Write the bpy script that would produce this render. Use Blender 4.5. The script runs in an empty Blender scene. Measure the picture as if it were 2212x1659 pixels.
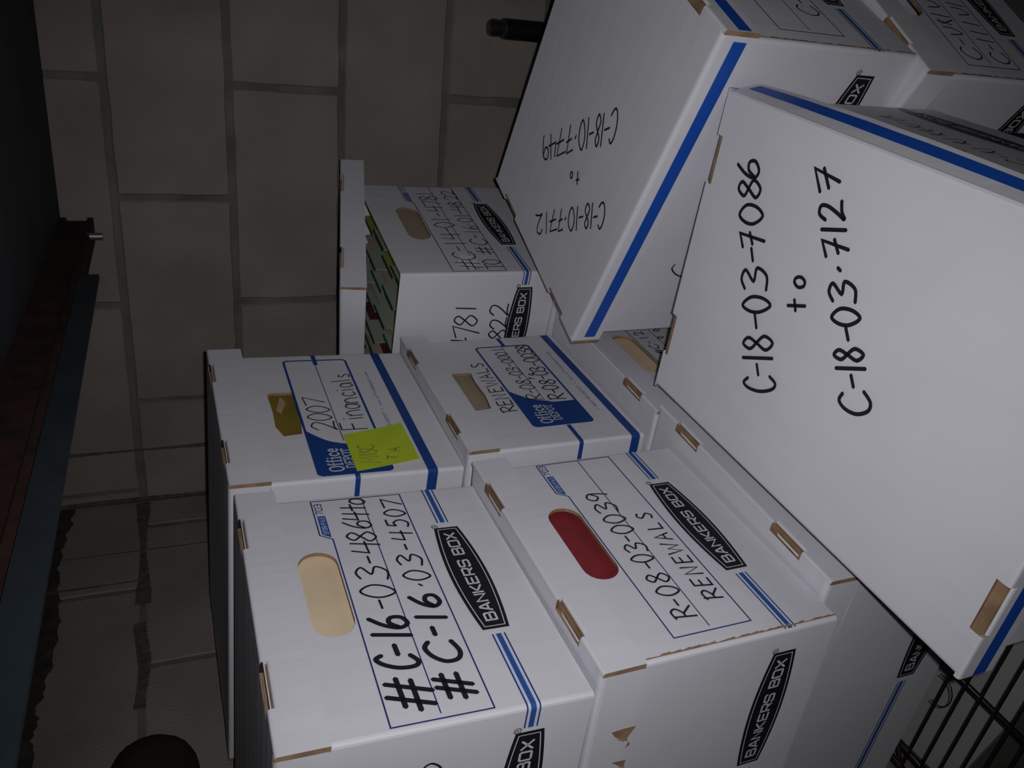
import bpy, bmesh, math, random
from mathutils import Vector, Matrix, Euler

# ------------------------------------------------------------------ camera, world, light, exposure
scene = bpy.context.scene
COL = scene.collection
CAM_POS = Vector((0.98223, 0.0, 1.01048))
CAM_ROT = Matrix(((0.091133, 0.914017, 0.395307), (-0.365924, 0.399924, -0.840333), (-0.926172, -0.06807, 0.370907)))
cam_data = bpy.data.cameras.new('camera')
cam_data.sensor_fit = 'HORIZONTAL'
cam_data.sensor_width = 36.0
cam_data.lens = 36.0 * 1800.9 / 2212.0
cam_data.clip_start = 0.01
cam = bpy.data.objects.new('camera', cam_data)
cam.matrix_world = Matrix.Translation(CAM_POS) @ CAM_ROT.to_4x4()
COL.objects.link(cam)
scene.camera = cam

world = bpy.data.worlds.new('world')
scene.world = world
world.use_nodes = True
world.node_tree.nodes['Background'].inputs[0].default_value = (0.75, 0.85, 1.0, 1)
world.node_tree.nodes['Background'].inputs[1].default_value = 0.006

# the phone's flash, a small lamp a finger's width from the lens
flash_data = bpy.data.lights.new('flash', 'SPOT')
flash_data.energy = 15.4
flash_data.color = (0.97, 0.97, 1.0)
flash_data.spot_size = math.radians(99)
flash_data.spot_blend = 1.0
flash_data.shadow_soft_size = 0.004
flash = bpy.data.objects.new('flash', flash_data)
flash.matrix_world = Matrix.Translation(CAM_POS + CAM_ROT @ Vector((0.016, 0.006, 0.0))) @ CAM_ROT.to_4x4()
COL.objects.link(flash)

scene.view_settings.view_transform = 'Standard'
scene.view_settings.look = 'None'
scene.view_settings.gamma = 1.0
scene.view_settings.use_curve_mapping = False
scene.view_settings.exposure = 0.0

# ------------------------------------------------------------------ materials
def mat(name, col, rough=0.8, metal=0.0, noise=0.0, nscale=20.0, bump=0.0, bscale=60.0, stretch=(1, 1, 1), spec=0.3, col2=None):
    m = bpy.data.materials.new(name)
    m.use_nodes = True
    nt = m.node_tree
    b = nt.nodes['Principled BSDF']
    b.inputs['Roughness'].default_value = rough
    b.inputs['Metallic'].default_value = metal
    b.inputs['Specular IOR Level'].default_value = spec
    tc = nt.nodes.new('ShaderNodeTexCoord')
    mp = nt.nodes.new('ShaderNodeMapping')
    mp.inputs['Scale'].default_value = stretch
    nt.links.new(tc.outputs['Object'], mp.inputs['Vector'])
    if noise or col2:
        n = nt.nodes.new('ShaderNodeTexNoise')
        n.inputs['Scale'].default_value = nscale
        n.inputs['Detail'].default_value = 6
        nt.links.new(mp.outputs[0], n.inputs['Vector'])
        r = nt.nodes.new('ShaderNodeValToRGB')
        r.color_ramp.elements[0].position = 0.3
        r.color_ramp.elements[1].position = 0.7
        c1 = tuple(c * (1 - noise) for c in col) if not col2 else col2
        r.color_ramp.elements[0].color = (*c1, 1)
        r.color_ramp.elements[1].color = (*[min(1, c * (1 + noise)) for c in col], 1)
        nt.links.new(n.outputs[0], r.inputs[0])
        nt.links.new(r.outputs[0], b.inputs['Base Color'])
    else:
        b.inputs['Base Color'].default_value = (*col, 1)
    if bump:
        n2 = nt.nodes.new('ShaderNodeTexNoise')
        n2.inputs['Scale'].default_value = bscale
        n2.inputs['Detail'].default_value = 5
        nt.links.new(mp.outputs[0], n2.inputs['Vector'])
        bp = nt.nodes.new('ShaderNodeBump')
        bp.inputs['Strength'].default_value = bump
        bp.inputs['Distance'].default_value = 0.002
        nt.links.new(n2.outputs[0], bp.inputs['Height'])
        nt.links.new(bp.outputs[0], b.inputs['Normal'])
    return m

def board_mat(name, col, axis):
    """White corrugated board: faint flute ridges along one axis and long soft dents."""
    m = mat(name, col, rough=0.62, noise=0.03, nscale=9, spec=0.35)
    nt = m.node_tree
    b = nt.nodes['Principled BSDF']
    tc = nt.nodes.new('ShaderNodeTexCoord')
    w = nt.nodes.new('ShaderNodeTexWave')
    w.bands_direction = axis
    w.inputs['Scale'].default_value = 45
    w.inputs['Distortion'].default_value = 2.0
    w.inputs['Detail'].default_value = 2
    nt.links.new(tc.outputs['Object'], w.inputs['Vector'])
    n = nt.nodes.new('ShaderNodeTexNoise')
    n.inputs['Scale'].default_value = 3.0
    n.inputs['Detail'].default_value = 3
    mp = nt.nodes.new('ShaderNodeMapping')
    mp.inputs['Scale'].default_value = (12, 1.5, 1.5) if axis == 'X' else (1.5, 12, 1.5) if axis == 'Y' else (1.5, 1.5, 12)
    nt.links.new(tc.outputs['Object'], mp.inputs['Vector'])
    nt.links.new(mp.outputs[0], n.inputs['Vector'])
    ad = nt.nodes.new('ShaderNodeMath')
    ad.operation = 'MULTIPLY_ADD'
    ad.inputs[1].default_value = 0.018
    nt.links.new(w.outputs['Fac'], ad.inputs[0])
    nt.links.new(n.outputs[0], ad.inputs[2])
    bp = nt.nodes.new('ShaderNodeBump')
    bp.inputs['Strength'].default_value = 0.22
    bp.inputs['Distance'].default_value = 0.003
    nt.links.new(ad.outputs[0], bp.inputs['Height'])
    nt.links.new(bp.outputs[0], b.inputs['Normal'])
    return m

WHITE = (0.71, 0.70, 0.745)
M = {
    'board': board_mat('white_board', WHITE, 'Y'),
    'lid': board_mat('white_lid_board', WHITE, 'Y'),
    'raw': mat('raw_brown_board', (0.30, 0.19, 0.11), 0.9, noise=0.25, nscale=60),
    'navy': mat('navy_print', (0.025, 0.035, 0.17), 0.6),
    'band': mat('blue_band_print', (0.03, 0.09, 0.34), 0.6),
    'pale': mat('pale_blue_print', (0.58, 0.68, 0.80), 0.6),
    'blue': mat('bright_blue_tape', (0.012, 0.085, 0.45), 0.45),
    'odblue': mat('deep_blue_print', (0.012, 0.055, 0.25), 0.55),
    'black': mat('black_print', (0.012, 0.012, 0.017), 0.5),
    'white': mat('white_print', (0.62, 0.62, 0.66), 0.6),
    'ink': mat('marker_ink', (0.016, 0.016, 0.028), 0.45),
    'pen': mat('thin_pen_ink', (0.05, 0.05, 0.06), 0.5),
    'note': mat('yellow_green_paper', (0.50, 0.62, 0.03), 0.75, noise=0.05, nscale=30),
    'fluid': mat('correction_white', (0.86, 0.86, 0.88), 0.5),
    'cream': mat('cream_folder_card', (0.78, 0.62, 0.42), 0.7, noise=0.05, nscale=25),
    'red': mat('red_folder_card', (0.24, 0.025, 0.03), 0.7, noise=0.12, nscale=60),
    'gold': mat('gold_brown_paper', (0.26, 0.18, 0.03), 0.6, noise=0.15, nscale=15),
    'tan': mat('tan_card', (0.38, 0.31, 0.22), 0.75, noise=0.08, nscale=20),
    'manila': mat('manila_card', (0.42, 0.32, 0.17), 0.75, noise=0.1, nscale=25),
    'maroon': mat('maroon_card', (0.10, 0.015, 0.03), 0.75),
    'tabgreen': mat('pale_green_tab', (0.33, 0.37, 0.30), 0.6),
    'green': mat('dark_green_edge', (0.03, 0.10, 0.075), 0.6),
    'lime': mat('lime_tab', (0.30, 0.31, 0.06), 0.6),
    'block': mat('concrete_block', (0.285, 0.252, 0.225), 0.95, noise=0.14, nscale=7, bump=0.6, bscale=180),
    'mortar': mat('grey_mortar', (0.165, 0.164, 0.150), 0.95, noise=0.25, nscale=14, bump=0.5, bscale=120),
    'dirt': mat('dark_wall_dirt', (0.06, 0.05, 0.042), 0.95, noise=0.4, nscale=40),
    'grime': mat('grey_wall_grime', (0.115, 0.103, 0.090), 0.95, noise=0.35, nscale=60),
    'floor': mat('dark_concrete_floor', (0.09, 0.085, 0.075), 0.9, noise=0.2, nscale=8, bump=0.4, bscale=90),
    'sheet': mat('pale_cardboard_sheet', (0.50, 0.49, 0.48), 0.85, noise=0.06, nscale=10),
    'ceil': mat('dark_ceiling_sheet', (0.050, 0.056, 0.060), 0.8, noise=0.2, nscale=6),
    'rust': mat('rusty_steel', (0.040, 0.015, 0.010), 0.9, noise=0.5, nscale=25, bump=0.4, bscale=70, col2=(0.012, 0.009, 0.009)),
    'steel': mat('blue_grey_galvanised_steel', (0.030, 0.041, 0.050), 0.6, 0.1, noise=0.2, nscale=18),
    'bolt': mat('grey_bolt_steel', (0.22, 0.22, 0.21), 0.45, 0.7),
    'wire': mat('black_wire_coating', (0.010, 0.010, 0.012), 0.35),
    'chrome': mat('worn_chrome', (0.16, 0.16, 0.17), 0.22, 0.9),
    'sack': mat('brown_canvas_wrap', (0.026, 0.02, 0.011), 0.9, noise=0.3, nscale=30, bump=0.6, bscale=90),
}

# ------------------------------------------------------------------ mesh helpers
class MB:
    def __init__(self):
        self.v, self.f, self.m, self.names = [], [], [], []
    def mi(self, name):
        if name not in self.names:
            self.names.append(name)
        return self.names.index(name)
    def poly(self, pts, mat):
        i = len(self.v)
        self.v += [tuple(p) for p in pts]
        self.f.append(list(range(i, i + len(pts))))
        self.m.append(self.mi(mat))
    def box(self, a, b, mat, side=None, skip=''):
        """Axis box from corner a to b; side = {face letter pair: material}."""
        x0, y0, z0 = a
        x1, y1, z1 = b
        P = lambda i, j, k: ((x0, x1)[i], (y0, y1)[j], (z0, z1)[k])
        F = {'-x': [(0, 0, 0), (0, 0, 1), (0, 1, 1), (0, 1, 0)], '+x': [(1, 0, 0), (1, 1, 0), (1, 1, 1), (1, 0, 1)],
             '-y': [(0, 0, 0), (1, 0, 0), (1, 0, 1), (0, 0, 1)], '+y': [(0, 1, 0), (0, 1, 1), (1, 1, 1), (1, 1, 0)],
             '-z': [(0, 0, 0), (0, 1, 0), (1, 1, 0), (1, 0, 0)], '+z': [(0, 0, 1), (1, 0, 1), (1, 1, 1), (0, 1, 1)]}
        for k, c in F.items():
            if k in skip:
                continue
            self.poly([P(*q) for q in c], (side or {}).get(k, mat))
    def strip(self, rows, mat, closed=False):
        """Skin between successive rows of points."""
        for A, B in zip(rows[:-1], rows[1:]):
            n = len(A)
            for i in range(n if closed else n - 1):
                j = (i + 1) % n
                self.poly([A[i], A[j], B[j], B[i]], mat)
    def build(self, name, parent=None, smooth=False, weld=True):
        me = bpy.data.meshes.new(name)
        me.from_pydata(self.v, [], self.f)
        for n in self.names:
            me.materials.append(M[n])
        for p, k in zip(me.polygons, self.m):
            p.material_index = k
        if weld:
            bm = bmesh.new()
            bm.from_mesh(me)
            bmesh.ops.remove_doubles(bm, verts=bm.verts, dist=1e-6)
            bm.to_mesh(me)
            bm.free()
        if smooth:
            for p in me.polygons:
                p.use_smooth = True
        o = bpy.data.objects.new(name, me)
        COL.objects.link(o)
        if parent:
            o.parent = parent
        return o

def tag(o, label=None, cat=None, group=None, kind=None):
    for k, v in (('label', label), ('category', cat), ('group', group), ('kind', kind)):
        if v:
            o[k] = v
    return o

def thing(name, label, cat, loc=(0, 0, 0), rot=(0, 0, 0), group=None):
    o = bpy.data.objects.new(name, None)
    o.empty_display_size = 0.05
    o.location = loc
    o.rotation_euler = rot
    COL.objects.link(o)
    return tag(o, label, cat, group)

def tube(mb, pts, r, mat, n=8, cap=True):
    rows = []
    pts = [Vector(p) for p in pts]
    up = Vector((0, 0, 1))
    for i, p in enumerate(pts):
        t = (pts[min(i + 1, len(pts) - 1)] - pts[max(i - 1, 0)]).normalized()
        a = t.cross(up)
        if a.length < 1e-3:
            a = t.cross(Vector((1, 0, 0)))
        a.normalize()
        b = t.cross(a)
        rr = r[i] if isinstance(r, (list, tuple)) else r
        rows.append([p + a * rr * math.cos(2 * math.pi * k / n) + b * rr * math.sin(2 * math.pi * k / n) for k in range(n)])
    mb.strip(rows, mat, True)
    if cap:
        mb.poly(rows[0][::-1], mat)
        mb.poly(rows[-1], mat)

# ------------------------------------------------------------------ stroke lettering
def crom(p, n=5, closed=False):
    if len(p) < 3:
        return p
    out = []
    m = len(p)
    for i in range(m if closed else m - 1):
        g = (lambda k: p[k % m]) if closed else (lambda k: p[max(0, min(m - 1, k))])
        a, b, c, d = g(i - 1), g(i), g(i + 1), g(i + 2)
        for s in range(n):
            t = s / n
            out.append(tuple(0.5 * (2 * b[k] + (c[k] - a[k]) * t + (2 * a[k] - 5 * b[k] + 4 * c[k] - d[k]) * t * t + (3 * b[k] - a[k] - 3 * c[k] + d[k]) * t ** 3) for k in (0, 1)))
    if not closed:
        out.append(p[-1])
    return out
# 's' = smooth open stroke, 'c' = smooth closed stroke, 'l' = straight polyline
HAND = {
    '#': [('l', [(.22, -.05), (.42, 1)]), ('l', [(.6, -.02), (.8, 1.02)]), ('l', [(0, .33), (1, .36)]), ('l', [(.05, .66), (1, .7)])],
    'C': [('s', [(.95, .84), (.66, 1), (.3, .85), (.08, .5), (.2, .12), (.55, 0), (1, .16)])],
    '-': [('l', [(.05, .5), (.95, .52)])], '.': [('l', [(.3, .42), (.62, .52)])],
    '0': [('c', [(.5, 1), (.15, .78), (.08, .4), (.42, 0), (.82, .22), (.92, .65)])],
    '1': [('l', [(.55, 1), (.45, 0)])],
    '2': [('s', [(.08, .78), (.38, 1), (.78, .88), (.76, .6), (.42, .26), (.1, .03)]), ('s', [(.1, .03), (.45, .1), (.98, .04)])],
    '3': [('s', [(.1, .9), (.5, 1), (.84, .8), (.4, .54), (.9, .36), (.6, .03), (.05, .1)])],
    '4': [('l', [(.25, 1), (.1, .45), (.98, .5)]), ('l', [(.78, .98), (.7, 0)])],
    '5': [('l', [(.9, 1), (.25, .97), (.18, .6)]), ('s', [(.18, .6), (.6, .66), (.9, .35), (.6, .02), (.08, .08)])],
    '6': [('s', [(.72, 1), (.28, .65), (.1, .25), (.4, 0), (.82, .12), (.8, .4), (.45, .48), (.15, .25)])],
    '7': [('l', [(.05, .92), (.92, .98), (.4, 0)])],
    'X': [('l', [(.05, .92), (.92, .98), (.42, 0)]), ('l', [(.2, .45), (.95, .52)])],
    '8': [('s', [(.52, .54), (.18, .78), (.5, 1), (.84, .8), (.52, .54), (.1, .25), (.5, 0), (.9, .25), (.52, .54)])],
    '9': [('s', [(.86, .78), (.5, .5), (.14, .7), (.42, 1), (.86, .84), (.8, .3), (.66, 0)])],
    'R': [('l', [(.12, 0), (.16, 1)]), ('s', [(.0, .95), (.6, 1), (.88, .76), (.55, .52), (.18, .48)]), ('l', [(.35, .48), (1, 0)])],
    'E': [('l', [(.9, .98), (.15, 1), (.1, .02), (.95, 0)]), ('l', [(.12, .52), (.75, .52)])],
    'N': [('l', [(.05, 0), (.12, 1), (.85, .02), (.92, 1)])],
    'W': [('l', [(0, 1), (.25, 0), (.5, .75), (.75, 0), (1, 1)])],
    'A': [('l', [(0, 0), (.45, 1), (.95, 0)]), ('l', [(.2, .35), (.78, .35)])],
    'L': [('l', [(.15, 1), (.12, .02), (.95, 0)])],
    'S': [('s', [(.9, .86), (.5, 1), (.18, .78), (.5, .52), (.85, .28), (.5, 0), (.05, .12)])],
    'T': [('l', [(0, .98), (1, 1)]), ('l', [(.5, 1), (.46, 0)])],
    'O': [('c', [(.5, 1), (.12, .75), (.1, .3), (.5, 0), (.88, .25), (.9, .72)])],
    'F': [('l', [(.95, 1), (.2, .98), (.15, 0)]), ('l', [(.17, .52), (.8, .55)])],
    'M': [('l', [(0, 0), (.15, 1), (.5, .35), (.85, 1), (1, 0)])], 'I': [('l', [(.5, 0), (.5, 1)])],
    'i': [('l', [(.5, .55), (.5, 0)]), ('l', [(.5, .78), (.6, .84)])],
    'n': [('l', [(.12, .58), (.12, 0)]), ('s', [(.12, .4), (.5, .6), (.85, .4), (.9, 0)])],
    'a': [('c', [(.8, .5), (.4, .6), (.1, .3), (.35, 0), (.78, .15)]), ('l', [(.85, .58), (.92, 0)])],
    'c': [('s', [(.9, .5), (.5, .6), (.12, .3), (.45, 0), (.95, .1)])],
    'l': [('l', [(.5, 1), (.5, 0)])],
    's': [('s', [(.85, .52), (.4, .58), (.3, .4), (.8, .2), (.5, 0), (.1, .05)])],
    't': [('l', [(.5, .95), (.45, 0)]), ('l', [(0, .58), (1, .62)])],
    'o': [('c', [(.5, .58), (.12, .4), (.15, .1), (.55, 0), (.9, .2), (.85, .48)])],
}
# squared capitals of the printed badge
BADGE = {
    'B': [('l', [(0, 0), (0, 1), (.85, 1), (.95, .9), (.95, .6), (.85, .52), (0, .52)]), ('l', [(.85, .52), (1, .42), (1, .1), (.9, 0), (0, 0)])],
    'A': [('l', [(0, 0), (.45, 1), (.6, 1), (1, 0)]), ('l', [(.2, .3), (.82, .3)])],
    'N': [('l', [(0, 0), (0, 1), (1, 0), (1, 1)])],
    'K': [('l', [(0, 0), (0, 1)]), ('l', [(.95, 1), (.2, .5), (1, 0)]), ('l', [(0, .5), (.25, .5)])],
    'E': [('l', [(1, 1), (0, 1), (0, 0), (1, 0)]), ('l', [(0, .5), (.85, .5)])],
    'R': [('l', [(0, 0), (0, 1), (.9, 1), (1, .9), (1, .5), (.9, .4), (0, .4)]), ('l', [(.5, .4), (1, 0)])],
    'S': [('l', [(1, .8), (1, .92), (.9, 1), (.1, 1), (0, .9), (0, .6), (.1, .52), (.9, .5), (1, .42), (1, .1), (.9, 0), (.1, 0), (0, .1), (0, .2)])],
    'O': [('l', [(.1, 0), (0, .1), (0, .9), (.1, 1), (.9, 1), (1, .9), (1, .1), (.9, 0), (.1, 0)])],
    'X': [('l', [(0, 0), (1, 1)]), ('l', [(0, 1), (1, 0)])],
    'T': [('l', [(0, 1), (1, 1)]), ('l', [(.5, 1), (.5, 0)])],
    'F': [('l', [(1, 1), (0, 1), (0, 0)]), ('l', [(0, .5), (.85, .5)])],
    'I': [('l', [(.5, 0), (.5, 1)])], 'L': [('l', [(0, 1), (0, 0), (1, 0)])], '/': [('l', [(0, 0), (1, 1)])],
    '7': [('l', [(0, 1), (1, 1), (.3, 0)])],
    '0': [('l', [(.1, 0), (0, .1), (0, .9), (.1, 1), (.9, 1), (1, .9), (1, .1), (.9, 0), (.1, 0)])],
    '3': [('l', [(0, 1), (.9, 1), (1, .9), (1, .6), (.9, .5), (.3, .5)]), ('l', [(.9, .5), (1, .4), (1, .1), (.9, 0), (0, 0)])],
}
# serifed letters of the blue label's shop name
SERIF = {
    'O': [('c', [(.5, 1), (.08, .8), (.08, .25), (.5, 0), (.92, .25), (.92, .8)])],
    'f': [('s', [(.95, .95), (.65, 1), (.5, .8), (.5, 0)]), ('l', [(.1, .62), (.9, .62)]), ('l', [(.2, 0), (.85, 0)])],
    'i': [('l', [(.15, .62), (.55, .62), (.55, 0)]), ('l', [(.1, 0), (1, 0)]), ('l', [(.5, .85), (.55, .95)])],
    'c': [('s', [(.95, .5), (.55, .65), (.1, .35), (.5, 0), (.98, .1)])],
    'e': [('s', [(.1, .33), (.92, .36), (.6, .65), (.1, .35), (.5, 0), (.95, .1)])],
    'D': [('l', [(.1, 0), (.1, 1)]), ('s', [(-.05, 1), (.6, 1), (.98, .5), (.6, 0), (-.05, 0)])],
    'E': [('l', [(.95, .82), (.95, 1), (0, 1)]), ('l', [(.2, 1), (.2, 0)]), ('l', [(0, 0), (.98, 0), (.98, .2)]), ('l', [(.2, .52), (.7, .52)])],
    'P': [('l', [(.2, 0), (.2, 1)]), ('s', [(0, 1), (.7, 1), (.95, .75), (.6, .48), (.2, .48)]), ('l', [(0, 0), (.45, 0)])],
    'T': [('l', [(0, .8), (0, 1), (1, 1), (1, .8)]), ('l', [(.5, 1), (.5, 0)]), ('l', [(.25, 0), (.75, 0)])],
}
SMALL = dict(HAND)
SMALL.update({
    'G': [('s', [(.9, .85), (.5, 1), (.1, .5), (.5, 0), (.9, .2), (.9, .45), (.55, .45)])],
    'D': [('s', [(.1, 0), (.1, 1), (.7, .9), (.9, .5), (.7, .1), (.1, 0)])],
    'P': [('l', [(.1, 0), (.1, 1), (.7, 1), (.85, .75), (.7, .5), (.1, .5)])],
    'w': [('l', [(0, .6), (.25, 0), (.5, .5), (.75, 0), (1, .6)])], 'f': [('l', [(.9, 1), (.5, .9), (.5, 0)]), ('l', [(.2, .6), (.8, .6)])],
    'e': [('s', [(.1, .33), (.9, .36), (.5, .6), (.1, .3), (.5, 0), (.9, .1)])], 'd': [('c', [(.8, .5), (.4, .6), (.1, .3), (.4, 0), (.8, .15)]), ('l', [(.85, 1), (.85, 0)])],
    'p': [('l', [(.15, .6), (.15, -.3)]), ('c', [(.2, .5), (.6, .6), (.9, .3), (.6, 0), (.2, .15)])],
    'm': [('l', [(.05, 0), (.05, .6), (.5, .5), (.5, 0), (.5, .5), (.95, .6), (.95, 0)])],
    '.': [('l', [(.4, 0), (.6, .06)])], '*': [('c', [(.3, .4), (.5, .6), (.7, .4), (.5, .25)])], 'I': [('l', [(.5, 0), (.5, 1)])],
})

class Plane:
    """A flat surface: origin, right, up, outward normal, all in the owner's own space."""
    def __init__(self, o, r, u, n):
        self.o, self.r, self.u, self.n = Vector(o), Vector(r), Vector(u), Vector(n)
    def p(self, a, b, h=0.0004):
        return self.o + self.r * a + self.u * b + self.n * h

def ribbon(mb, pl, pts, w, mat, h=0.0005, taper=False):
    """A flat pen stroke of width w along 2-D points on a plane, round ended."""
    q = [Vector((a, b)) for a, b in pts]
    q = [p for i, p in enumerate(q) if i == 0 or (p - q[i - 1]).length > 1e-6]
    if len(q) < 2:
        return
    L, R = [], []
    for i, p in enumerate(q):
        t0 = (p - q[i - 1]).normalized() if i else (q[1] - p).normalized()
        t1 = (q[i + 1] - p).normalized() if i < len(q) - 1 else t0
        t = t0 + t1
        if t.length < 0.2:
            t = t1
        t.normalize()
        nrm = Vector((-t.y, t.x))
        k = min(1.6, 1.0 / max(0.4, nrm.dot(Vector((-t1.y, t1.x)))))
        ww = w * 0.5 * k
        L.append(p + nrm * ww)
        R.append(p - nrm * ww)
    e0 = q[0] - (q[1] - q[0]).normalized() * w * 0.4
    e1 = q[-1] + (q[-1] - q[-2]).normalized() * w * 0.4
    for i in range(len(q) - 1):
        mb.poly([pl.p(*L[i], h), pl.p(*R[i], h), pl.p(*R[i + 1], h), pl.p(*L[i + 1], h)], mat)
    mb.poly([pl.p(*L[0], h), pl.p(*e0, h), pl.p(*R[0], h)], mat)
    mb.poly([pl.p(*R[-1], h), pl.p(*e1, h), pl.p(*L[-1], h)], mat)

def glyph(mb, pl, font, ch, base, up, right, w, mat, h=0.0005, rnd=None):
    for kind, pts in font.get(ch, []):
        p = crom(pts, 5, kind == 'c') if kind in 'sc' else pts
        if kind == 'c':
            p = p + [p[0], p[1]]
        if rnd:
            ja, jb = rnd.uniform(-.04, .04), rnd.uniform(-.04, .04)
        else:
            ja = jb = 0
        out = []
        for x, y in p:
            x, y = x + ja, y + jb
            out.append((base[0] + up[0] * y + right[0] * (x - .5), base[1] + up[1] * y + right[1] * (x - .5)))
        ribbon(mb, pl, out, w, mat, h)

def text(mb, pl, font, s, a0, a1, b, hgt, w, mat, h=0.0005, gap=0.25, wid=None):
    """Evenly set text from a0 to a1 along the plane's right axis."""
    wid = wid or {}
    ws = [wid.get(c, 1.0) for c in s]
    tot = sum(ws) + gap * (len(s) - 1)
    k = (a1 - a0) / tot
    x = a0
    for c, cw in zip(s, ws):
        if c != ' ':
            glyph(mb, pl, font, c, (x + cw * k / 2, b), (0, hgt), (cw * k, 0), w, mat, h)
        x += (cw + gap) * k

def handwriting(parent, pl, lines, seed=1, name='handwriting', mat='ink'):
    """One mesh for each written line."""
    rnd = random.Random(seed)
    for st, gl in lines:
        mb = MB()
        for i, (ch, a, b, ua, ub, ra, rb) in enumerate(gl):
            s = 1e-4
            thick = st * 1e-3
            if st == 2.6 and gl[0][0] == '#':
                thick *= 1.75 if i < 5 else 0.85          # the marker begins broad and runs dry
            glyph(mb, pl, HAND, ch, (a * s, b * s), (ua * s, ub * s), (ra * s, rb * s), thick, mat, 0.0007, rnd)
        mb.build(name, parent, weld=False)

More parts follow.
